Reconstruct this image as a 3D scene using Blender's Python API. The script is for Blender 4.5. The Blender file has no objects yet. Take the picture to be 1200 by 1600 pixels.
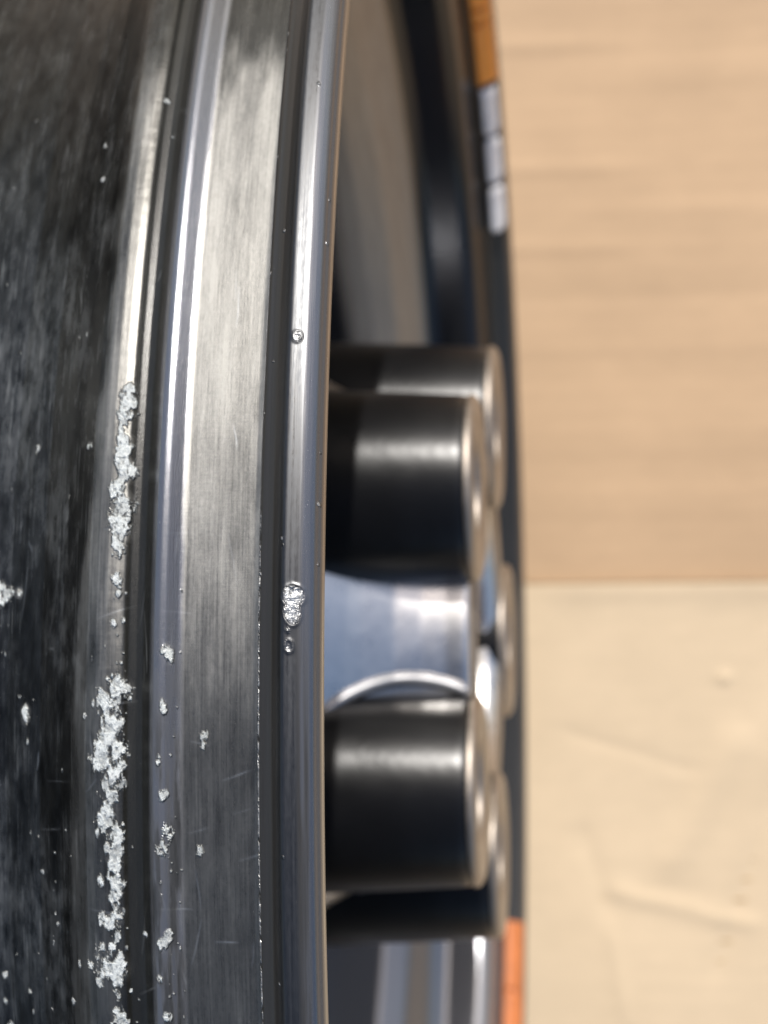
import bpy, bmesh, math, random
import numpy as np
from mathutils import Matrix, Vector

C = bpy.context.scene.collection
S = bpy.context.scene
MM = 0.001
RT = 0.236                      # wheel radius; its axis runs along X at this height above the cardboard

# ---------------------------------------------------------------- camera
cam_d = bpy.data.cameras.new('camera')
cam = bpy.data.objects.new('camera', cam_d); C.objects.link(cam)
def rotm(a, b, c):
    return (Matrix.Rotation(a, 3, 'X') @ Matrix.Rotation(b, 3, 'Y') @ Matrix.Rotation(c, 3, 'Z'))
M3 = rotm(math.radians(.12), math.radians(7.33), math.radians(-.89))
cam.matrix_world = Matrix.Translation((39.2*MM, 45.9*MM, 471*MM + RT)) @ M3.to_4x4()
cam_d.sensor_fit = 'VERTICAL'; cam_d.sensor_height = 36; cam_d.sensor_width = 27
cam_d.lens = 36*3000/1600
cam_d.clip_start = 0.01; cam_d.clip_end = 500
cam_d.dof.use_dof = True
cam_d.dof.focus_distance = 0.246
cam_d.dof.aperture_fstop = 25
S.camera = cam

# ---------------------------------------------------------------- sky and sun
SUN = Vector((0.13, 0.70, 0.70)).normalized()
world = bpy.data.worlds.new('World'); S.world = world; world.use_nodes = True
wn = world.node_tree
bg = wn.nodes['Background']
sky = wn.nodes.new('ShaderNodeTexSky'); sky.sky_type = 'NISHITA'; sky.sun_disc = False
sky.sun_elevation = math.asin(SUN.z); sky.sun_rotation = math.atan2(SUN.x, SUN.y)
sky.air_density = 1.0; sky.dust_density = 3.0
wn.links.new(sky.outputs[0], bg.inputs[0]); bg.inputs[1].default_value = 0.12
sd = bpy.data.lights.new('sun', 'SUN'); sd.energy = 4.0; sd.angle = math.radians(.53); sd.color = (1, .965, .915)
sun = bpy.data.objects.new('sun', sd); C.objects.link(sun)
sun.rotation_euler = SUN.to_track_quat('Z', 'Y').to_euler(); sun.location = (1, 2, 2)
S.view_settings.view_transform = 'Standard'; S.view_settings.look = 'None'
S.view_settings.exposure = 0.35; S.view_settings.gamma = 1
S.cycles.max_bounces = 10; S.cycles.sample_clamp_indirect = 6

# ---------------------------------------------------------------- helpers
def tag(o, label=None, cat=None, kind=None, group=None):
    if label: o['label'] = label
    if cat: o['category'] = cat
    if kind: o['kind'] = kind
    if group: o['group'] = group
    return o

def link(name, me, mat, parent=None, smooth=True):
    if smooth:
        me.polygons.foreach_set('use_smooth', [True]*len(me.polygons))
    if mat: me.materials.append(mat)
    o = bpy.data.objects.new(name, me); C.objects.link(o)
    if parent: o.parent = parent
    return o

def grid_mesh(name, P, uv=None, closed_u=False, closed_v=False, cols=None, flip=False):
    """P: (nu, nv, 3) array of points in metres."""
    nu, nv = P.shape[:2]
    iu = np.arange(nu if closed_u else nu-1); iv = np.arange(nv if closed_v else nv-1)
    A, B = np.meshgrid(iu, iv, indexing='ij')
    A2 = (A+1) % nu; B2 = (B+1) % nv
    q = np.stack([A*nv+B, A2*nv+B, A2*nv+B2, A*nv+B2], -1).reshape(-1, 4)
    if flip: q = q[:, ::-1]
    n = len(q)
    me = bpy.data.meshes.new(name)
    me.vertices.add(nu*nv); me.vertices.foreach_set('co', P.astype(np.float32).ravel())
    me.loops.add(n*4); me.loops.foreach_set('vertex_index', q.astype(np.int32).ravel())
    me.polygons.add(n); me.polygons.foreach_set('loop_start', np.arange(0, n*4, 4, dtype=np.int32))
    if uv is not None:
        a = me.attributes.new('mm', 'FLOAT_VECTOR', 'POINT')
        v = np.zeros((nu*nv, 3), np.float32); v[:, :2] = uv.reshape(-1, 2); a.data.foreach_set('vector', v.ravel())
    if cols:
        for k, arr in cols.items():
            a = me.attributes.new(k, 'FLOAT', 'POINT'); a.data.foreach_set('value', arr.astype(np.float32).ravel())
    me.update(calc_edges=True)
    return me

rng = np.random.default_rng(7)
def vnoise(x, y, seed):
    """smooth value noise, 0..1"""
    r = np.random.default_rng(seed); T = r.random((256, 256)).astype(np.float32)
    xi = np.floor(x).astype(np.int64); yi = np.floor(y).astype(np.int64)
    fx = x-xi; fy = y-yi
    fx = fx*fx*fx*(fx*(fx*6-15)+10); fy = fy*fy*fy*(fy*(fy*6-15)+10)
    a = T[xi & 255, yi & 255]; b = T[(xi+1) & 255, yi & 255]; c = T[xi & 255, (yi+1) & 255]; d = T[(xi+1) & 255, (yi+1) & 255]
    return (a*(1-fx)+b*fx)*(1-fy) + (c*(1-fx)+d*fx)*fy
def fbm(x, y, seed, octv=4, gain=.5):
    s = 0; a = 1; t = 0
    for k in range(octv):
        s = s + a*vnoise(x*2**k+17.3*k, y*2**k+9.1*k, seed+k); t += a; a *= gain
    return s/t
def sstep(a, b, x):
    t = np.clip((x-a)/(b-a), 0, 1); return t*t*(3-2*t)

# node shorthand
class NT:
    def __init__(self, name):
        self.m = bpy.data.materials.new(name); self.m.use_nodes = True
        self.t = self.m.node_tree; self.b = self.t.nodes['Principled BSDF']
    def n(self, typ, **kw):
        x = self.t.nodes.new(typ)
        for k, v in kw.items(): setattr(x, k, v)
        return x
    def L(self, a, b): self.t.links.new(a, b)
    def attr(self, name): return self.n('ShaderNodeAttribute', attribute_name=name)
    def mapping(self, vec, scale):
        m = self.n('ShaderNodeMapping'); self.L(vec, m.inputs[0]); m.inputs['Scale'].default_value = scale; return m.outputs[0]
    def noise(self, vec, scale=1, detail=4, rough=.55, lac=2):
        x = self.n('ShaderNodeTexNoise'); self.L(vec, x.inputs['Vector']); x.inputs['Scale'].default_value = scale
        x.inputs['Detail'].default_value = detail; x.inputs['Roughness'].default_value = rough; return x.outputs[0]
    def ramp(self, fac, p0, p1, v0=0., v1=1.):
        x = self.n('ShaderNodeMapRange'); self.L(fac, x.inputs[0])
        for i, v in zip((1, 2, 3, 4), (p0, p1, v0, v1)): x.inputs[i].default_value = v
        return x.outputs[0]
    def math(self, op, a, b=None):
        x = self.n('ShaderNodeMath', operation=op)
        for i, v in enumerate((a, b)):
            if v is None: continue
            if isinstance(v, (int, float)): x.inputs[i].default_value = v
            else: self.L(v, x.inputs[i])
        return x.outputs[0]
    def mixc(self, fac, a, b, blend='MIX'):
        x = self.n('ShaderNodeMix', data_type='RGBA', blend_type=blend)
        if isinstance(fac, (int, float)): x.inputs[0].default_value = fac
        else: self.L(fac, x.inputs[0])
        for i, v in ((6, a), (7, b)):
            if isinstance(v, tuple): x.inputs[i].default_value = (*v, 1)
            else: self.L(v, x.inputs[i])
        return x.outputs[2]
    def mixf(self, fac, a, b):
        x = self.n('ShaderNodeMix', data_type='FLOAT')
        if isinstance(fac, (int, float)): x.inputs[0].default_value = fac
        else: self.L(fac, x.inputs[0])
        for i, v in ((2, a), (3, b)):
            if isinstance(v, (int, float)): x.inputs[i].default_value = v
            else: self.L(v, x.inputs[i])
        return x.outputs[0]
    def bump(self, h, dist, strength=1, normal=None):
        x = self.n('ShaderNodeBump'); self.L(h, x.inputs['Height']); x.inputs['Distance'].default_value = dist
        x.inputs['Strength'].default_value = strength
        if normal: self.L(normal, x.inputs['Normal'])
        return x.outputs[0]
    def set(self, **kw):
        for k, v in kw.items():
            s = self.b.inputs[k.replace('_', ' ')]
            if isinstance(v, (int, float)): s.default_value = v
            elif isinstance(v, tuple): s.default_value = (*v, 1) if len(v) == 3 else v
            else: self.L(v, s)
        return self.m

# ---------------------------------------------------------------- materials
def mat_rim():
    k = NT('worn_black_rim'); mm = k.attr('mm').outputs['Vector']
    wear = k.attr('wear').outputs['Fac']; cor = k.attr('corrosion').outputs['Fac']; film = k.attr('film').outputs['Fac']
    shade_mask = k.attr('shade_mask').outputs['Fac']; sky_refl = k.attr('sky_refl').outputs['Fac']; scr = k.attr('scratch').outputs['Fac']
    streak = k.noise(k.mapping(mm, (.05, 3.5, 1)), 1, 6, .65)      # scuffs run round the rim
    streak2 = k.noise(k.mapping(mm, (.22, 7., 1)), 1, 5, .7)
    cloud = k.noise(k.mapping(mm, (.12, .3, 1)), 1, 5, .6)
    dust = k.noise(k.mapping(mm, (1.1, 1.6, 1)), 1, 9, .78)
    smear = k.noise(k.mapping(mm, (.085, .75, 1)), 1, 9, .68)
    fine = k.noise(k.mapping(mm, (9, 9, 1)), 1, 4, .7)
    cross = k.noise(k.mapping(mm, (5.5, .35, 1)), 1, 5, .7)         # faint tool marks across the rim
    w = k.math('ADD', k.math('MULTIPLY', k.ramp(streak, .3, .7), .5), k.math('ADD', k.math('MULTIPLY', k.ramp(smear, .3, .7), .3), k.math('MULTIPLY', k.ramp(dust, .3, .7), .35)))
    w = k.math('MINIMUM', k.math('MULTIPLY', wear, k.math('ADD', w, .35)), 1.0)
    patch = k.noise(k.mapping(mm, (.045, .13, 1)), 1, 5, .62)
    cloth = k.noise(k.mapping(mm, (.2, .5, 1)), 1, 7, .6)
    fl = k.math('MULTIPLY', k.math('MULTIPLY', film, k.ramp(patch, .38, .64, .12, 1.0)), k.math('ADD', k.math('MULTIPLY', k.ramp(smear, .42, .68), .5), k.math('MULTIPLY', k.ramp(cloth, .35, .68), .55)))
    fl = k.math('MINIMUM', k.math('ADD', fl, k.math('MULTIPLY', k.math('MULTIPLY', film, .6), k.math('MULTIPLY', k.ramp(streak, .55, .66), k.ramp(cloth, .4, .6)))), 1.0)
    paint = k.mixc(k.ramp(cloud, .35, .65), (.009, .009, .0085), (.034, .034, .031))
    paint = k.mixc(sky_refl, paint, (.21, .217, .235))
    col = k.mixc(w, paint, (.315, .308, .284))
    col = k.mixc(fl, col, (.15, .156, .155))
    col = k.mixc(k.math('MULTIPLY', scr, .8), col, (.4, .41, .41))
    speck = k.ramp(fine, .66, .72)
    col = k.mixc(k.math('MULTIPLY', speck, k.math('MULTIPLY', k.ramp(dust, .5, .62), .7)), col, (.6, .6, .58))
    col = k.mixc(k.math('MULTIPLY', k.ramp(fine, .36, .28), k.math('MULTIPLY', wear, .5)), col, (.1, .1, .095))
    col = k.mixc(k.math('MULTIPLY', shade_mask, k.ramp(smear, .25, .6, .98, .75)), col, (.014, .014, .012))
    pock = k.noise(k.mapping(mm, (1.4, 1.9, 1)), 1, 8, .72)
    ccol = k.mixc(k.ramp(pock, .33, .46), (.10, .11, .11), (.92, .97, .96))
    col = k.mixc(cor, col, ccol)
    rough = k.mixf(w, .2, .52)
    rough = k.math('ADD', rough, k.math('MULTIPLY', k.math('SUBTRACT', streak2, .5), .2))
    rough = k.math('MAXIMUM', k.mixf(fl, rough, .5), .08)
    rough = k.mixf(k.math('MULTIPLY', shade_mask, .8), rough, .27)
    rough = k.mixf(cor, rough, .4)
    metal = k.mixf(cor, k.mixf(fl, k.mixf(w, .85, .55), .35), .1)
    metal = k.mixf(k.math('MULTIPLY', shade_mask, .8), metal, .1)
    n1 = k.bump(streak2, .00005, .6)
    n1 = k.bump(cross, .00005, .35, n1)
    n2 = k.bump(dust, .00008, .35, n1)
    n3 = k.bump(k.math('MULTIPLY', speck, -1), .00004, .6, n2)
    cb = k.noise(k.mapping(mm, (1.3, 1.9, 1)), 1, 9, .72)
    n4 = k.bump(k.math('MULTIPLY', cb, cor), .0013, 1.0, n3)
    return k.set(Base_Color=col, Roughness=rough, Metallic=metal, Normal=n4)

def mat_lip():
    k = NT('glossy_black_lip'); mm = k.attr('mm').outputs['Vector']
    wear = k.attr('wear').outputs['Fac']; cor = k.attr('corrosion').outputs['Fac']; shade_mask = k.attr('shade_mask').outputs['Fac']
    streak = k.noise(k.mapping(mm, (.04, 2.2, 1)), 1, 7, .6)
    dust = k.noise(k.mapping(mm, (.7, 1.7, 1)), 1, 8, .7)
    fine = k.noise(k.mapping(mm, (7, 7, 1)), 1, 3, .7)
    w = k.math('MULTIPLY', wear, k.math('ADD', k.math('MULTIPLY', k.ramp(dust, .3, .7), .6), k.math('MULTIPLY', k.ramp(streak, .3, .7), .6)))
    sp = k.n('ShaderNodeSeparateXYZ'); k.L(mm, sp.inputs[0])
    gl = k.mixc(k.ramp(sp.outputs[1], -2.6, -1.9), (.06, .06, .06), (.17, .175, .19))  # outer strip painted lighter and bluish for its sky reflection
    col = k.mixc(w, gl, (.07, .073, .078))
    col = k.mixc(k.math('MULTIPLY', shade_mask, k.ramp(streak, .3, .7, 1, .75)), col, (.028, .026, .023))
    speck = k.ramp(fine, .70, .75)
    col = k.mixc(k.math('MULTIPLY', speck, k.ramp(dust, .5, .6)), col, (.7, .7, .68))
    col = k.mixc(cor, col, k.mixc(k.ramp(dust, .35, .6), (.13, .135, .135), (.66, .67, .67)))
    rough = k.mixf(w, k.mixf(k.ramp(streak, .35, .7), .2, .32), .5)
    rough = k.mixf(shade_mask, rough, .3)
    rough = k.mixf(cor, rough, .26)
    metal = k.mixf(cor, k.mixf(k.math('MULTIPLY', shade_mask, .8), .9, .15), .45)
    n1 = k.bump(streak, .00004, .6)
    n2 = k.bump(speck, .00004, .5, n1)
    cb = k.noise(k.mapping(mm, (1.1, .7, 1)), 1, 3, .5)
    n3 = k.bump(k.math('MULTIPLY', cb, cor), .0016, .9, n2)
    return k.set(Base_Color=col, Roughness=rough, Metallic=metal, Normal=n3)

def mat_inside():
    k = NT('black_barrel_inside'); mm = k.attr('mm').outputs['Vector']
    sp = k.n('ShaderNodeSeparateXYZ'); k.L(mm, sp.inputs[0])
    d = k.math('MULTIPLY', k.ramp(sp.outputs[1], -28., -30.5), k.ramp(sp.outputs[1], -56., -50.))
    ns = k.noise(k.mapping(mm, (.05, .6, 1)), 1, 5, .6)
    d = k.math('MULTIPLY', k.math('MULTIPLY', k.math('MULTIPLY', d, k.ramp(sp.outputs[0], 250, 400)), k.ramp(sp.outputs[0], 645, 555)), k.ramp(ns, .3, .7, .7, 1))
    col = k.mixc(d, (.03, .03, .032), (.46, .385, .295))  # tan band painted on one side in place of a brown reflection
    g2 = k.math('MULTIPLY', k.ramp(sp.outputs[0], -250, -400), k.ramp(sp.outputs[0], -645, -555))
    col = k.mixc(g2, col, (.19, .195, .21))  # opposite side painted lighter and bluish to carry the sky reflection
    return k.set(Base_Color=col, Roughness=k.mixf(d, .16, .5), Metallic=k.mixf(d, .6, .15))

def mat_simple(name, col, rough, metal, scale=120., var=.25, bump=.00003, coat=0):
    k = NT(name); co = k.n('ShaderNodeTexCoord').outputs['Object']
    ns = k.noise(co, scale, 6, .65); big = k.noise(co, scale*.12, 3, .5)
    c2 = tuple(min(1, v*(1+var)) for v in col); c1 = tuple(v*(1-var) for v in col)
    c = k.mixc(k.ramp(k.math('ADD', k.math('MULTIPLY', ns, .5), k.math('MULTIPLY', big, .5)), .35, .65), c1, c2)
    r = k.ramp(ns, .3, .7, rough*.85, rough*1.15)
    return k.set(Base_Color=c, Roughness=r, Metallic=metal, Normal=k.bump(ns, bump, .5), Coat_Weight=coat)

def mat_card(name, base, seed):
    k = NT(name); co = k.n('ShaderNodeTexCoord').outputs['Object']
    mp = k.n('ShaderNodeMapping'); k.L(co, mp.inputs[0]); mp.inputs['Location'].default_value = (seed, seed*.7, 0)
    v = mp.outputs[0]
    fib = k.noise(k.mapping(v, (90, 260, 90)), 1, 8, .7)            # paper fibres along the flutes
    blot = k.noise(v, 14, 5, .6)
    band = k.noise(k.mapping(v, (3, 28, 3)), 1, 3, .5)
    c1 = tuple(x*.91 for x in base); c2 = tuple(min(1, x*1.06) for x in base)
    f = k.math('ADD', k.math('MULTIPLY', fib, .25), k.math('ADD', k.math('MULTIPLY', blot, .55), k.math('MULTIPLY', band, .15)))
    c = k.mixc(k.ramp(f, .38, .62), c1, c2)
    return k.set(Base_Color=c, Roughness=.75, Normal=k.bump(fib, .00012, .5), Specular_IOR_Level=.3)

RIM = mat_rim(); LIP = mat_lip()
HUB = mat_simple('satin_black_hub', (.70, .68, .66), .30, 1.0, 200, .12, .00002)
BOSS = mat_simple('satin_black_boss', (.004, .004, .0045), .31, 0, 45, .15, .0004)
BOSS.node_tree.nodes['Principled BSDF'].inputs['IOR'].default_value = 1.42
RIBM = mat_simple('worn_black_casting', (.32, .32, .33), .42, .9, 200, .2, .00002)
BARE = mat_simple('machined_aluminium', (.33, .29, .25), .46, .95, 300, .15, .00004)
HOLE = mat_simple('dark_bore', (.03, .03, .03), .5, .5)
SPK = mat_simple('gloss_black_spoke', (.03, .03, .032), .15, .6)
ORG = mat_simple('orange_coating', (.95, .30, .02), .35, 0, 400, .12, .00005, .3)
WHT = mat_simple('zinc_grey_weight', (.93, .88, .86), .42, 0, 300, .12, .00006)
GAP = mat_simple('dull_lead', (.1, .095, .1), .5, .3)
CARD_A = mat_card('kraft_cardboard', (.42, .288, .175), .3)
CARD_B = mat_card('sunlit_kraft_cardboard', (.545, .428, .29), 1.9)  # lighter base puts the flap's stronger sunlight into the colour
CUT = mat_card('cut_board_edge', (.36, .25, .14), 3.1)
CONC = mat_simple('rough_concrete', (.30, .25, .20), .85, 0, 60, .25, .0005)

# ---------------------------------------------------------------- surroundings: ground and cardboard
g = bpy.data.meshes.new('ground')
g.from_pydata([(-200, -200, -.012), (200, -200, -.012), (200, 200, -.012), (-200, 200, -.012)], [], [(0, 1, 2, 3)])
tag(link('ground', g, CONC, smooth=False), kind='structure')

def cardboard(name, x0, x1, y0, y1, ztop, th, mat, hfun, label):
    """a corrugated board: top liner, wavy flutes and bottom liner, each a part of its own"""
    root = bpy.data.objects.new(name, None); C.objects.link(root)
    tag(root, label, 'cardboard')
    xs = np.concatenate([np.linspace(x0, -.06, 12)[:-1], np.linspace(-.06, .14, 150), np.linspace(.14, x1, 12)[1:]]) * 1.0
    ylo, yhi = max(y0, -.2), min(y1, .3)
    ys = [np.linspace(ylo, yhi, int((yhi-ylo)/.0008))]
    if y0 < ylo: ys.insert(0, np.linspace(y0, ylo, 30)[:-1])
    if y1 > yhi: ys.append(np.linspace(yhi, y1, 30)[1:])
    ys = np.concatenate(ys)
    X, Y = np.meshgrid(xs, ys, indexing='ij')
    base = hfun(X, Y)
    Z = ztop + base
    flute = np.sin(Y*2*math.pi/.0075 + 1.2*fbm(X*6, Y*6, 91, 2))
    amp = (.000018 if 'ribs' in label else .000012)*(.3+1.4*fbm(X*14, Y*22, 33, 3))
    Zt = Z + flute*amp
    top = grid_mesh('top_liner', np.stack([X, Y, Zt], -1))
    link('top_liner', top, mat, root)
    bot = grid_mesh('bottom_liner', np.stack([X[::6, ::6], Y[::6, ::6], Z[::6, ::6]-th], -1), flip=True)
    link('bottom_liner', bot, CUT, root)
    mid = np.stack([X[::40], Y[::40], Z[::40]-th/2 + np.sin(Y[::40]*2*math.pi/.0075)*(th/2-.0004)], -1)
    o = link('fluting', grid_mesh('fluting', mid), CUT, root)
    # torn face of the two long edges
    for y_i in (0, -1):
        e = np.stack([np.stack([X[:, y_i], Y[:, y_i], Zt[:, y_i]], -1), np.stack([X[:, y_i], Y[:, y_i], Z[:, y_i]-.0006], -1)], 1)
        link('cut_edge', grid_mesh('cut_edge', e), CUT, root)
    return root

def crease(X, Y, x0, y0, x1, y1, w, h):
    dx, dy = x1-x0, y1-y0; L = math.hypot(dx, dy)
    u = ((X-x0)*dx+(Y-y0)*dy)/L**2; d = ((X-x0)*-dy+(Y-y0)*dx)/L
    d = d + .004*(fbm(X*20, Y*0+x0*50, 7, 3)-.5)
    return h*np.exp(-(d/w)**2)*sstep(-.15, .1, u)*(1-sstep(.9, 1.15, u))
def h_upper(X, Y):
    t = Y-.0195
    h = -.004 + .055*t*0 + .0005*fbm(X*12, Y*18, 5, 3)
    for (a, yy, b, w, hh) in ((-.05, .107, .3, .0035, .0004), (-.05, .099, .3, .005, -.0003), (.02, .208, .3, .004, .0009), (-.1, .222, .03, .0022, .0009),
                       (-.1, .176, .04, .002, .0006), (-.1, .147, .035, .002, .0006), (.04, .157, .3, .002, .0004), (-.1, .128, .1, .003, -.0005),
                       (-.1, .052, .3, .004, .0005), (.06, .06, .3, .005, -.0004), (-.1, .075, .2, .005, .0004)):
        h = h + crease(X, Y, a, yy, b, yy-.003, w*1.8, hh*.5)
    return h
def h_lower(X, Y):
    h = .0008*fbm(X*14, Y*14, 55, 3) - .0006
    h = h + .0022*np.exp(-((Y-.019)/.006)**2)*sstep(.0, .02, X)*0.35
    h = h + crease(X, Y, .015, -.034, .06, -.048, .0025, -0.00028) + crease(X, Y, .075, -.035, .05, -.085, .006, 0.00088)
    h = h + crease(X, Y, .092, -.05, .068, -.12, .004, -0.00066) + crease(X, Y, .03, -.092, .08, -.104, .0035, 0.00066)
    h = h + crease(X, Y, .02, -.07, .03, -.1, .004, -0.00044) + crease(X, Y, .03, -.108, .035, -.14, .003, 0.00044)
    h = h + .0009*np.exp(-(((X-.072)**2+(Y+.015)**2)/.0022**2))
    return h
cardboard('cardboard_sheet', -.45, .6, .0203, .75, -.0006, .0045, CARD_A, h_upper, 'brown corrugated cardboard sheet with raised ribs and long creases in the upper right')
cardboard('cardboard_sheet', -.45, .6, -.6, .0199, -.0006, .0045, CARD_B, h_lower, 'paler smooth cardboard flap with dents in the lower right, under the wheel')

# ---------------------------------------------------------------- the wheel
wheel = bpy.data.objects.new('alloy_wheel', None); C.objects.link(wheel)
tag(wheel, 'used glossy black alloy wheel with worn corroded rim standing on cardboard', 'wheel')

CORRODED = [(17.17, -30.31, 0.73), (16.67, -30.66, 0.91), (16.2, -31.26, 0.73), (14.92, -30.54, 0.9), (14.46, -31.15, 0.72), (14.07, -30.29, 1.17), (13.37, -31.33, 1.08), (12.79, -30.33, 1.25), (12.23, -31.32, 1.16), (11.78, -30.44, 1.07), (11.27, -30.95, 0.71), (10.02, -30.86, 0.71), (9.43, -30.68, 0.44), (8.39, -31.17, 0.44), (6.08, -30.4, 1.06), (5.69, -32.48, 0.8), (5.28, -31.35, 1.06), (4.59, -31.32, 1.33), (4.01, -32.42, 1.51), (3.79, -30.5, 1.24), (3.44, -32.41, 1.25), (3.34, -29.99, 0.8), (2.81, -31.1, 1.42), (2.3, -31.31, 1.07), (1.49, -32.14, 1.25), (0.71, -30.76, 0.98), (0.26, -30.4, 0.8), (-0.14, -31.02, 1.07), (-1.37, -31.11, 0.72), (-1.81, -30.56, 0.81), (-2.31, -31.71, 0.72), (-3.81, -33.11, 1.27), (-3.95, -30.43, 0.99), (-4.07, -31.84, 0.81), (-4.86, -31.16, 0.45), (-5.84, -30.73, 0.82), (10.05, -51.37, 0.85), (9.85, -50.0, 0.76), (9.65, -51.31, 0.66), (9.92, -48.3, 0.47), (5.21, -46.5, 0.65), (4.91, -46.48, 0.56), (7.36, -23.43, 0.61), (7.16, -23.1, 0.53), (5.5, -23.82, 0.44), (5.28, -23.74, 0.44), (3.48, -24.39, 0.44), (3.66, -24.39, 0.35), (2.35, -23.73, 0.53), (0.92, -23.38, 0.7), (0.55, -23.85, 0.79), (0.34, -24.31, 0.53), (0.94, -22.74, 0.44), (-2.69, -23.38, 0.53), (-2.97, -24.24, 0.62), (-4.19, -24.67, 0.45), (-5.59, -23.7, 0.54), (-2.74, -26.95, 0.36)]
FLECKS = [(4.37, -18.4, 0.78), (4.03, -18.67, 0.61), (1.33, -19.16, 0.44), (0.32, -19.03, 0.7), (15.16, -36.34, 0.64), (15.33, -37.61, 0.55), (15.76, -46.63, 0.67), (28.39, -27.69, 0.68), (30.1, -29.2, 0.6), (32.48, -54.46, 0.53), (-4.49, -33.52, 0.73), (-5.32, -50.74, 0.67), (-6.38, -50.64, 0.77), (-5.78, -46.63, 0.57), (-6.54, -46.23, 0.67), (-5.61, -38.49, 0.56), (-7.41, -50.34, 0.87), (-2.82, -41.04, 0.37), (-0.94, -43.7, 0.37), (-0.12, -41.35, 0.37), (27.13, -38.86, 0.5), (28.68, -56.31, 0.52), (-4.02, -36.97, 0.55), (29.03, -39.26, 0.71), (5.51, -34.06, 0.54), (5.09, -35.45, 0.45)]

def dense(pts, step):
    """resample a profile polyline finely, rounding its corners"""
    p = np.array(pts, float)
    seg = np.hypot(*np.diff(p, axis=0).T); s = np.concatenate([[0], np.cumsum(seg)])
    n = int(s[-1]/step)+1; t = np.linspace(0, s[-1], n)
    return np.stack([np.interp(t, s, p[:, 0]), np.interp(t, s, p[:, 1])], 1), t
def smooth(p, k):
    w = np.hanning(2*k+3)[1:-1]; w /= w.sum()
    q = np.stack([np.convolve(np.pad(p[:, i], k, mode='edge'), w, 'valid') for i in (0, 1)], 1)
    return q
PHI = np.radians(np.concatenate([np.linspace(-180, -14, 150)[:-1], np.linspace(-14, 50, 1400)[:-1], np.linspace(50, 180, 120)[:-1]]))

def revolve(P, phi, disp=None):
    """profile P (n,2) in mm -> (nphi, n, 3) metres, disp = outward displacement in mm along the profile normal"""
    t = np.gradient(P, axis=0); t /= np.hypot(t[:, 0], t[:, 1])[:, None]+1e-12
    nrm = np.stack([-t[:, 1], t[:, 0]], 1)
    x = np.repeat(P[None, :, 0], len(phi), 0); r = np.repeat(P[None, :, 1], len(phi), 0)
    if disp is not None:
        x = x + disp*nrm[None, :, 0]; r = r + disp*nrm[None, :, 1]
    c, s = np.cos(phi)[:, None], np.sin(phi)[:, None]
    return np.stack([x, r*s, r*c], -1)*MM + np.array([0, 0, RT]), x, r

# ---- barrel: outer worn side
outer = [(-8.75, 221.6), (-9.2, 220.2), (-10.2, 219.1), (-11.5, 218.6), (-21.2, 217.85), (-22.0, 218.0), (-22.9, 218.5), (-23.7, 218.95), (-24.4, 219.05), (-25.2, 218.8), (-26.1, 217.9),
         (-27.2, 216.9), (-28.2, 216.6), (-29.2, 216.9), (-29.8, 217.5), (-30.8, 217.75), (-32.2, 217.75), (-33.6, 217.4), (-35.2, 216.5), (-37.2, 214.8), (-40, 212), (-44, 209), (-50, 206), (-60, 203.5)]
pa, _ = dense(outer, .13); pa = smooth(pa, 2)
pb, _ = dense([(-60, 203), (-75, 202), (-92, 202), (-104, 207), (-112, 217), (-120, 217.5), (-137, 219), (-139, 228), (-141, 235), (-144, 236), (-146.5, 235.5), (-147, 233)], 1.5)
PO = np.concatenate([pa, pb[1:]])
PO = PO[::-1]                                                       # runs toward the lip, so the normal points outward
ph = PHI; U = np.repeat((ph*218)[:, None], len(PO), 1); V = np.repeat(PO[None, :, 0], len(ph), 0)
cor = np.zeros_like(U)
def stamp(field, phd, x, r, el=1.0, strength=1.0):
    u0 = math.radians(phd)*218; ju = np.abs(ph*218-u0) < 4*r; jv = np.abs(PO[:, 0]-x) < 4*r
    a, b = np.where(ju)[0], np.where(jv)[0]
    if len(a) == 0 or len(b) == 0: return
    sl = np.ix_(a, b)
    d = np.hypot((U[sl]-u0)/el, V[sl]-x)/r
    field[sl] = np.maximum(field[sl], strength*np.exp(-.7*d*d*d))
for p_, x_, r_ in CORRODED: stamp(cor, p_, x_, r_*1.25, 1.35)
flk = np.zeros_like(U)
for p_, x_, r_ in FLECKS: stamp(flk, p_, x_, r_, 1.2)
# small spatter of pits beside the corroded band and over the drop well
rr = random.Random(4)
for i in range(85): stamp(cor, rr.uniform(-8, 6.6), rr.gauss(-31.0, .8), rr.uniform(.25, .75), 1.8, rr.uniform(.7, 1))
for i in range(38): stamp(cor, rr.uniform(10.8, 17.2), rr.gauss(-30.8, .4), rr.uniform(.35, .75), 1.5, rr.uniform(.7, 1))
for i in range(110):
    stamp(cor, rr.uniform(-8, 17), rr.gauss(-30.6, 1.0), rr.uniform(.1, .3), rr.uniform(.8, 1.8), rr.uniform(.6, .95))
for i in range(100):
    stamp(flk, rr.triangular(-9, 26, -6), rr.uniform(-56, -33), rr.uniform(.1, .28), rr.uniform(1, 5), rr.uniform(.4, .9))
for i in range(60):
    stamp(flk, rr.triangular(-9, 12, -6), rr.uniform(-24.5, -21.5), rr.uniform(.12, .25), 1.2, rr.uniform(.6, 1))
rag = fbm(U*.6, V*1.15, 11, 7, .72)
corm = sstep(.44, .6, cor*.72 + (rag-.5)*1.35)*(.5+.65*sstep(.3, .6, fbm(U*.8, V*1.2, 13, 4, .6)))
corm = np.clip(corm, 0, 1)
corm *= (cor > .06)
flm = .8*sstep(.50, .72, flk*.68+(rag-.5)*1.3)*(flk > .08)
lump = fbm(U*1.3, V*1.9, 23, 5, .7)
disp = corm*(.03+.42*(lump-.45)) + flm*(.16*(lump-.3)) 
disp += .012*(fbm(U*.05, V*2.2, 41, 4, .6)-.5) + .05*(fbm(U*.04, V*.12, 43, 3)-.5)
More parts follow.
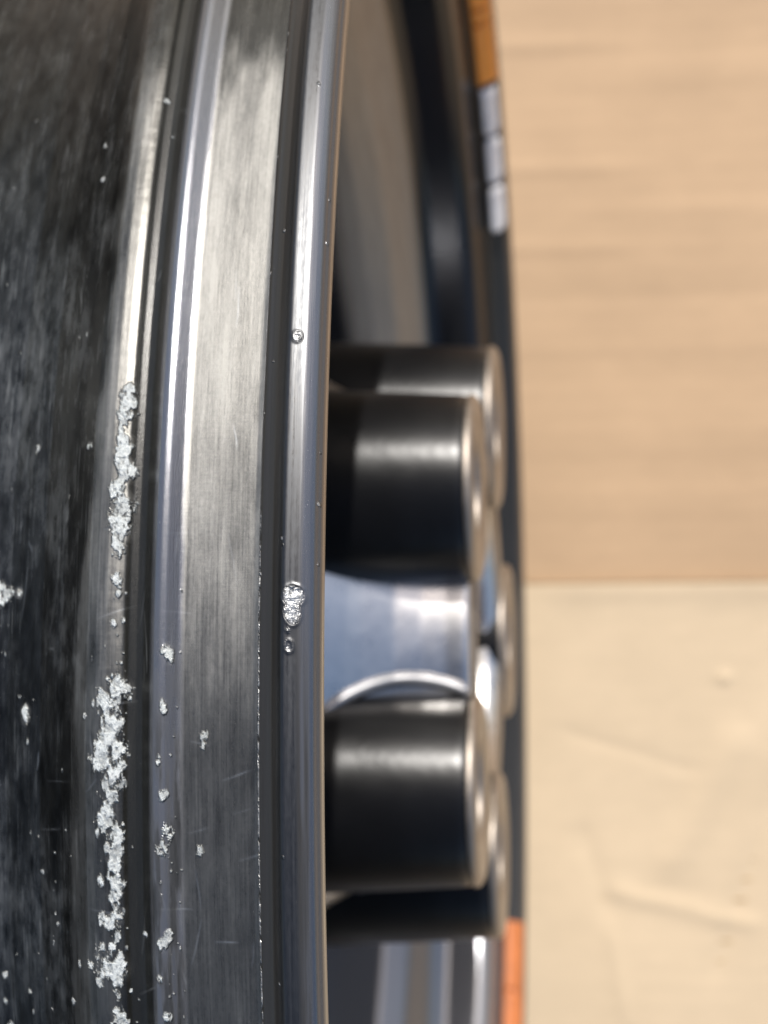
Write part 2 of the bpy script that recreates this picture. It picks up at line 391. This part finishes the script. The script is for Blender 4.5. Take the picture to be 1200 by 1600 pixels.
# blisters lifting the paint over the drop well
bl = fbm(U*.10, V*.4, 61, 4); disp += .16*(bl-.5)*sstep(-35, -39, V)
chat = fbm(U*.9, V*.25, 67, 3); disp += .05*(chat-.5)*sstep(-35.5, -34, V)*sstep(-29, -30.5, V)
# wear: chalky scuffing where the tyre bead sat and on the shoulder
sky_refl = sstep(-26.2, -25.4, V)*sstep(-21.0, -21.8, V)  # lighter hump base, painted to boost the reflected sky
scr = np.zeros_like(U)
for i in range(46):
    p0 = rr.triangular(-8, 30, -2); v0 = rr.uniform(-54, -12); L_ = rr.uniform(1.5, 9); an = rr.choice([rr.gauss(0, .25), rr.gauss(1.45, .2)])
    u0 = math.radians(p0)*218; du, dv = math.cos(an)*L_, math.sin(an)*L_*.6
    a = np.where((ph*218 > u0-1) & (ph*218 < u0+abs(du)+1))[0]; b = np.where((PO[:, 0] > v0-abs(dv)-1) & (PO[:, 0] < v0+abs(dv)+1))[0]
    if len(a) == 0 or len(b) == 0: continue
    sl = np.ix_(a, b); uu, vv = U[sl]-u0, V[sl]-v0
    t_ = np.clip((uu*du+vv*dv)/(du*du+dv*dv), 0, 1); d_ = np.hypot(uu-t_*du, vv-t_*dv-.25*np.sin(t_*5)*.3)
    scr[sl] = np.maximum(scr[sl], np.exp(-(d_/.11)**2)*rr.uniform(.25, .9)*np.sin(np.pi*(.1+.8*t_)))
e1 = sstep(-22.2, -21.3, V+.6*(fbm(U*.15, V*0, 71, 3)-.5))*sstep(-9.6, -11, V)
wear = e1*(.75+.55*(fbm(U*.03, V*.6, 73, 5)-.5)+.5*(fbm(U*.16, V*.5, 74, 5, .65)-.5))
PD = np.degrees(np.repeat(ph[:, None], len(PO), 1))
s2 = 4.2*sstep(20, 3, PD)
e2 = sstep(-34.8, -33.2, s2+ V+1.2*(fbm(U*.08, V*0, 75, 3)-.5))*sstep(-29.2, -30.4, V)
halo = np.clip(cor*1.1-.1, 0, 1)*sstep(.35, .6, fbm(U*.5, V*.6, 78, 4, .6))
wear = np.maximum(wear, e2*(.5+.7*(fbm(U*.1, V*.7, 77, 4)-.5)))
wear = np.maximum(wear, halo*.9)
topfade = 1-.75*sstep(math.radians(29.5), math.radians(33.5), np.repeat(ph[:, None], len(PO), 1)+.06*(fbm(U*.12, V*.35, 79, 3)-.5))  # cuts the wear at a reflection edge painted across the seat
low = 1-.55*sstep(10.5, 3.5, np.degrees(np.repeat(ph[:, None], len(PO), 1))+3*(fbm(U*.05, V*.3, 81, 3)-.5))  # dims the wear downward, painting in the falloff of the sun highlight
wear *= topfade*low
shade_mask = sstep(-30.0, -29.3, V)*sstep(-25.4, -26.8, V)  # darkness painted into the recessed groove
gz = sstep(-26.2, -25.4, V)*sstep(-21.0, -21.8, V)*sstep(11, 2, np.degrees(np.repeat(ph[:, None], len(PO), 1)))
shade_mask = np.maximum(shade_mask, gz*(.25+.75*sstep(.3, .6, fbm(U*.12, V*1.1, 85, 5, .65))))  # lower hump painted darker, for a dark reflection from overhead
film = .1*sstep(-32, -36, V) + .5*sstep(.22, .5, fbm(U*.05, V*.22, 83, 5, .6))*1.4*sstep(-30, -34, V)*(.35+.65*sstep(34, 24, np.degrees(np.repeat(ph[:, None], len(PO), 1)))) + .12*sstep(-23, -27, V)
P3, _, _ = revolve(PO, ph, disp)
me = grid_mesh('barrel', P3, np.stack([U, V], -1), closed_u=True, cols=dict(wear=wear, corrosion=np.maximum(corm, flm*.75), film=film, shade_mask=shade_mask, sky_refl=sky_refl, scratch=scr), flip=True)
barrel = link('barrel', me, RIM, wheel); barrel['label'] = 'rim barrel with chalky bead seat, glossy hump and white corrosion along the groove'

# ---- barrel: inner side seen through the open back
pin, _ = dense([(-8.2, 222.6), (-11.5, 214), (-14, 213), (-26, 212.4), (-31, 209.5), (-38, 202), (-46, 198.5), (-60, 197.5), (-90, 197), (-104, 202), (-112, 212), (-130, 214), (-138, 224), (-147, 233)], .8)
pin = smooth(pin, 2)
ph2 = np.linspace(-math.pi, math.pi, 361)[:-1]
U2 = np.repeat((ph2*210)[:, None], len(pin), 1); V2 = np.repeat(pin[None, :, 0], 360, 0)
P3, _, _ = revolve(pin, ph2)
z0 = np.zeros_like(U2)
me = grid_mesh('barrel_inside', P3, np.stack([U2, V2], -1), closed_u=True, flip=False)
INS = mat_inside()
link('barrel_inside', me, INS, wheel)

# ---- lip (rim flange) with its chip and dents
lipp = [(-8.75, 221.6), (-8.6, 226), (-8.45, 231), (-8.25, 232.3), (-7.8, 232.95), (-7.0, 233.25), (-6.1, 233.8), (-5.3, 234.8), (-4.8, 235.6), (-4.3, 235.95), (-3.2, 235.85), (-2.1, 235.68), (-1.2, 235.25),
        (-.55, 234.8), (-.28, 234.1), (.0, 233.9), (.2, 233.2), (.15, 231), (-.3, 228.4), (-1.4, 226.6), (-3, 225.7), (-5.6, 224.4), (-8.2, 222.6)]
pl, _ = dense(lipp, .16); pl = smooth(pl, 2)
UL = np.repeat((ph*236)[:, None], len(pl), 1); VL = np.repeat(pl[None, :, 0], len(ph), 0)
RL = np.repeat(pl[None, :, 1], len(ph), 0); topm = (RL > 232.0)
dl = np.zeros_like(UL); cl = np.zeros_like(UL)
def lip_d(phd, x, a, b):
    return np.hypot((UL-math.radians(phd)*236)/a, (VL-x)/b)
rg = fbm(UL*1.1, VL*1.1, 101, 4, .6)
d = np.minimum(lip_d(8.78, -3.1, 1.25, 1.3), lip_d(8.3, -3.2, 1.5, .95)) + (rg-.5)*.35
pit = sstep(1.08, .85, d)*topm
dl += -.42*pit +   .10*np.exp(-((d-1.2)/.16)**2)*topm + pit*.55*(fbm(UL*1.5, VL*1.5, 103, 4, .65)-.4)
cl = np.maximum(cl, pit)
for (p_, x_, a, b, k_) in ((7.25, -3.6, .75, .55, .5), (17.11, -3.4, .72, .6, .55), (7.75, -3.7, .3, .3, .8)):
    d = lip_d(p_, x_, a, b)+(rg-.5)*.3
    dl += topm*(-.12*sstep(1, .5, d) + .09*np.exp(-((d-1.1)/.2)**2)); cl = np.maximum(cl, topm*k_*.5*sstep(1.2, .7, d)*rg*1.4)
for i in range(34):   # nicks along the lip and along its inner corner
    p_ = rr.uniform(-9, 34); x_ = rr.choice([-8.1, -8.1, -8.0, rr.uniform(-7, -1), -.2]); r_ = rr.uniform(.08, .2)
    s_ = sstep(1.3, .5, lip_d(p_, x_, r_*1.4, r_)+(rg-.5)*.8)*topm
    dl -= .06*s_; cl = np.maximum(cl, s_*rr.uniform(.4, 1))
edge = sstep(.26, .06, np.abs(VL+8.12))*topm*sstep(.3, .55, fbm(UL*1.1, VL*2, 105, 5, .7))*sstep(13, 8, np.degrees(np.repeat(ph[:, None], len(pl), 1)))
cl = np.maximum(cl, edge*.8)
dl += .03*(fbm(UL*.05, VL*.6, 107, 3)-.5)*topm
wl = sstep(-5.8, -4.6, VL)*sstep(-2.0, -2.9, VL)*.8 + .12
P3, _, _ = revolve(pl, ph, dl)
me = grid_mesh('rim_lip', P3, np.stack([UL, VL], -1), closed_u=True, cols=dict(wear=wl*topm, corrosion=cl, shade_mask=np.maximum(np.maximum(topm*sstep(-4.9, -5.7, VL)*sstep(-8.3, -8.0, VL), 1-topm), sstep(-2.9, -2.3, VL)*sstep(-.9, -1.3, VL)*sstep(12, 3, np.degrees(np.repeat(ph[:, None], len(pl), 1)))*(.35+.6*sstep(.3, .65, fbm(UL*.06, VL*2.5, 109, 4))))), flip=True)  # dark reflections painted on the lip's hollow, inner face and lower strip
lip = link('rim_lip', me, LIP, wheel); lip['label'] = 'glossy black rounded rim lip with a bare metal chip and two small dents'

# ---- hub
HY = 15.2
def lathe_local(prof, n=64):
    a = np.linspace(0, 2*math.pi, n+1)[:-1]; p = np.array(prof, float)
    return np.stack([np.repeat(p[None, :, 0], n, 0), p[None, :, 1]*np.sin(a)[:, None], p[None, :, 1]*np.cos(a)[:, None]], -1)*MM
def arc_prof(pts, step=.5, k=2):
    p, _ = dense(pts, step); return smooth(p, k)
def place(me, name, mat, parent, y=0., z=0.):
    o = link(name, me, mat, parent); o.location = (0, y*MM, z*MM + (RT if parent is wheel else 0)); return o

hub = place(grid_mesh('hub_body', lathe_local(arc_prof([(-100, 20), (-100, 60), (-62, 72), (-50, 70), (-38, 66), (-28, 60.5), (-20, 55.5), (-13, 51.8), (-7, 50), (-2, 49.2), (2.8, 49), (3.6, 48.4), (3.6, 38), (1, 36.2), (-30, 36)]), 180), closed_u=True), 'hub_body', HUB, wheel, HY)
hub['label'] = 'central hub body with waisted blue-reflecting sides'
place(grid_mesh('machined_ring', lathe_local(arc_prof([(3.65, 45.3), (4.4, 45.1), (4.6, 44.5), (4.6, 41), (4.3, 38.5), (3.2, 37.6), (0, 37.4)], .4), 128), closed_u=True), 'machined_ring', BARE, hub)
boss_me = grid_mesh('lug_boss', lathe_local(arc_prof([(-62, 24.6), (-45, 23.6), (-25, 22.4), (-10, 21.6), (-2, 21.1), (2.6, 20.8), (4.2, 20.4), (4.9, 19)]), 96), closed_u=True)
ring_me = grid_mesh('machined_ring', lathe_local(arc_prof([(3.9, 20.9), (4.6, 21.0), (5.3, 20.7), (6, 19.7), (6.2, 18.6), (6.0, 16.5), (5.6, 15.6), (5.4, 12.4), (4.9, 11.4), (3.4, 11)], .25, 1), 96), closed_u=True)
hole_me = grid_mesh('lug_hole', lathe_local([(3.5, 11.1), (0, 9), (-14, 7.6), (-14.2, .01)], 48), closed_u=True)
for i in range(5):
    a = math.radians(40.0-72*i)
    b = bpy.data.objects.new('lug_boss', boss_me); C.objects.link(b); b.parent = wheel
    b.location = (0, (HY+57*math.sin(a))*MM, 57*math.cos(a)*MM + RT)
    if i == 0:
        for m_ in (boss_me,): m_.polygons.foreach_set('use_smooth', [True]*len(m_.polygons)); m_.materials.append(BOSS)
        ring_me.polygons.foreach_set('use_smooth', [True]*len(ring_me.polygons)); ring_me.materials.append(BARE)
        hole_me.polygons.foreach_set('use_smooth', [True]*len(hole_me.polygons)); hole_me.materials.append(HOLE)
    for nm, m_ in (('machined_ring', ring_me), ('lug_hole', hole_me)):
        o = bpy.data.objects.new(nm, m_); C.objects.link(o); o.parent = b

# raised bead that crosses the hub between the two nearest bosses
def rib(phd, sag):
    n = 40; m = 12; t = np.linspace(0, 1, n)
    x = -34+36.5*t; y0 = phd
    hubp = arc_prof([(-62, 72), (-50, 70), (-38, 66), (-28, 60.5), (-20, 55.5), (-13, 51.8), (-7, 50), (-2, 49.2), (2.8, 49), (3.6, 48.4)])
    o_ = np.argsort(hubp[:, 0]); R_ = np.interp(x, hubp[o_, 0], hubp[o_, 1])
    ang = np.radians(y0 + sag*(1-((x+11)/15)**2))
    a = np.linspace(0, 2*math.pi, m+1)[:-1]
    cx, cy, cz = x, R_*np.sin(ang), R_*np.cos(ang)
    pr = 1.7
    P = np.stack([np.repeat(cx[:, None], m, 1), cy[:, None]+pr*np.sin(a)[None]*np.cos(ang)[:, None]+pr*np.cos(a)[None]*np.sin(ang)[:, None],
                  cz[:, None]-pr*np.sin(a)[None]*np.sin(ang)[:, None]+pr*np.cos(a)[None]*np.cos(ang)[:, None]], -1)*MM
    return grid_mesh('casting_rib', P, closed_v=True)
for i in range(5):
    a0 = 40.0-72*i
    place(rib(a0+21.5, 4.5), 'casting_rib', RIBM, hub)

# ---- spokes and front disc, behind the hub
def spoke_mesh():
    bm = bmesh.new(); secs = []
    for r, w, x0, x1 in ((50, 30, -62, -104), (90, 22, -74, -112), (140, 19, -88, -122), (185, 24, -98, -134), (200, 32, -100, -138)):
        ring = []
        for k in range(16):
            a = 2*math.pi*k/16; ce, se = math.cos(a), math.sin(a)
            sx = (abs(ce)**.6)*math.copysign(1, ce); sy = (abs(se)**.6)*math.copysign(1, se)
            ring.append(bm.verts.new(((x0+x1)/2*MM+sx*(x0-x1)/2*MM, sy*w*MM, r*MM)))
        secs.append(ring)
    for A, B in zip(secs, secs[1:]):
        for k in range(16): bm.faces.new((A[k], A[(k+1) % 16], B[(k+1) % 16], B[k]))
    m_ = bpy.data.meshes.new('spoke'); bm.to_mesh(m_); bm.free()
    m_.polygons.foreach_set('use_smooth', [True]*len(m_.polygons)); m_.materials.append(SPK)
    return m_
sm = spoke_mesh()
for i in range(5):
    o = bpy.data.objects.new('spoke', sm); C.objects.link(o); o.parent = wheel
    o.location = (0, HY*MM, RT); o.rotation_euler = (-math.radians(40.0-72*i), 0, 0)
place(grid_mesh('centre_cap', lathe_local([(-95, .01), (-95, 35), (-101, 38), (-106, 36), (-108, 20), (-108, .01)], 64), closed_u=True), 'centre_cap', SPK, wheel)

# ---- strips stuck inside the far lip
def strip(phi0, phi1, x0, x1, r0, r1, th, mat, name, parent, rounded0=False, rounded1=False):
    """rounded pad curved to the wall between two angles (degrees), on the inner face of the lip"""
    n, m = 26, 14
    u = np.linspace(-1, 1, n); v = np.linspace(-1, 1, m)
    L = math.radians(phi1-phi0)*225; W = abs(x1-x0)
    Ug, Vg = np.meshgrid(u, v, indexing='ij')
    def sq(t): return np.sign(t)*np.abs(t)**.55
    # square pad -> superellipse outline, domed top
    U1 = np.sin(Ug*math.pi/2); V1 = np.sin(Vg*math.pi/2)
    cr = .5*W/(.5*L)
    hx = V1.copy(); hu = U1.copy()
    for flag, side in ((rounded0, -1), (rounded1, 1)):
        k = side*U1 > 1-cr if flag else side*U1 > 1-.22*cr
        c_ = cr if flag else .22*cr
        q = np.clip((side*U1-(1-c_))/c_, 0, 1)
        lim = np.sqrt(np.clip(1-q*q, 0, 1)) if flag else 1-.22*(1-np.sqrt(np.clip(1-q*q, 0, 1)))
        hx = np.where(k, V1*lim, hx)
    edge_ = np.clip(np.minimum((1-np.abs(U1))*L/2, (1-np.abs(V1))*W/2)/1.0, 0, 1)
    hgt = th*np.sqrt(1-(1-edge_)**2) + .25*th*(1-V1**2)*edge_
    phm = np.radians((phi0+phi1)/2 + hu*(phi1-phi0)/2)
    X = (x0+x1)/2 + hx*(x1-x0)/2
    R_ = np.interp(X, [min(x0, x1), max(x0, x1)], [r0, r1] if x0 < x1 else [r1, r0]) - hgt + .15
    P = np.stack([X, R_*np.sin(phm), R_*np.cos(phm)], -1)*MM
    o = place(grid_mesh(name, P), name, mat, parent, 0, 0)
    return o
def strip_root(name, lab):
    # a thin backing tape that carries the segments
    return None
XA, XB, RA, RB = -6.6, -.5, 223.9, 227.6
def backing(p0, p1, lab, name, mat):
    n = 30; a = np.radians(np.linspace(p0, p1, n))
    prof = np.array([(XA-.2, RA+.1), (XA-.2, RA-.5), (XB+.1, RB-.5), (XB+.1, RB+.1)])
    P = np.stack([np.repeat(prof[None, :, 0], n, 0), prof[None, :, 1]*np.sin(a)[:, None], prof[None, :, 1]*np.cos(a)[:, None]], -1)*MM
    o = place(grid_mesh(name, P), name, mat, wheel); o['label'] = lab
    return o
wb = backing(126.4, 140.6, 'row of three pale grey stick-on balance weights inside the far lip, upper part', 'wheel_weight', GAP)
ob = backing(107.0, 126.2, 'orange stick-on strip inside the far lip next to the grey weights', 'rim_sticker', ORG)
ORG_SUN = mat_simple('sunlit_orange_coating', (.40, .125, .035), .5, 0, 150, .25, .00005)  # darker copy of the orange, colour lowered to offset direct sun here
o2 = backing(-154.5, -135.0, 'orange stick-on strip inside the far lip at the bottom', 'rim_sticker', ORG_SUN)
SEG_W = [(126.7, 131.4), (131.7, 136.2), (136.5, 141.1)]
SEG_O = [(107.0, 112.0), (112.3, 118.0), (118.3, 119.6), (119.9, 126.2)]
SEG_P = [(-154.4, -148.2), (-147.9, -141.6), (-141.3, -135.1)]
def segs(lst, par, mat, th, rounds, ins=0):
    for i, (p0, p1) in enumerate(lst):
        strip(p0, p1, XA+ins, XB-ins, RA+.58*ins, RB-.58*ins, th, mat, 'segment', par, *rounds(i))
segs(SEG_W, wb, WHT, 2.1, lambda i: (i != 0, True), .45)
segs(SEG_O, ob, ORG, 1.4, lambda i: (False, False))
segs(SEG_P, o2, ORG_SUN, 1.4, lambda i: (False, False))
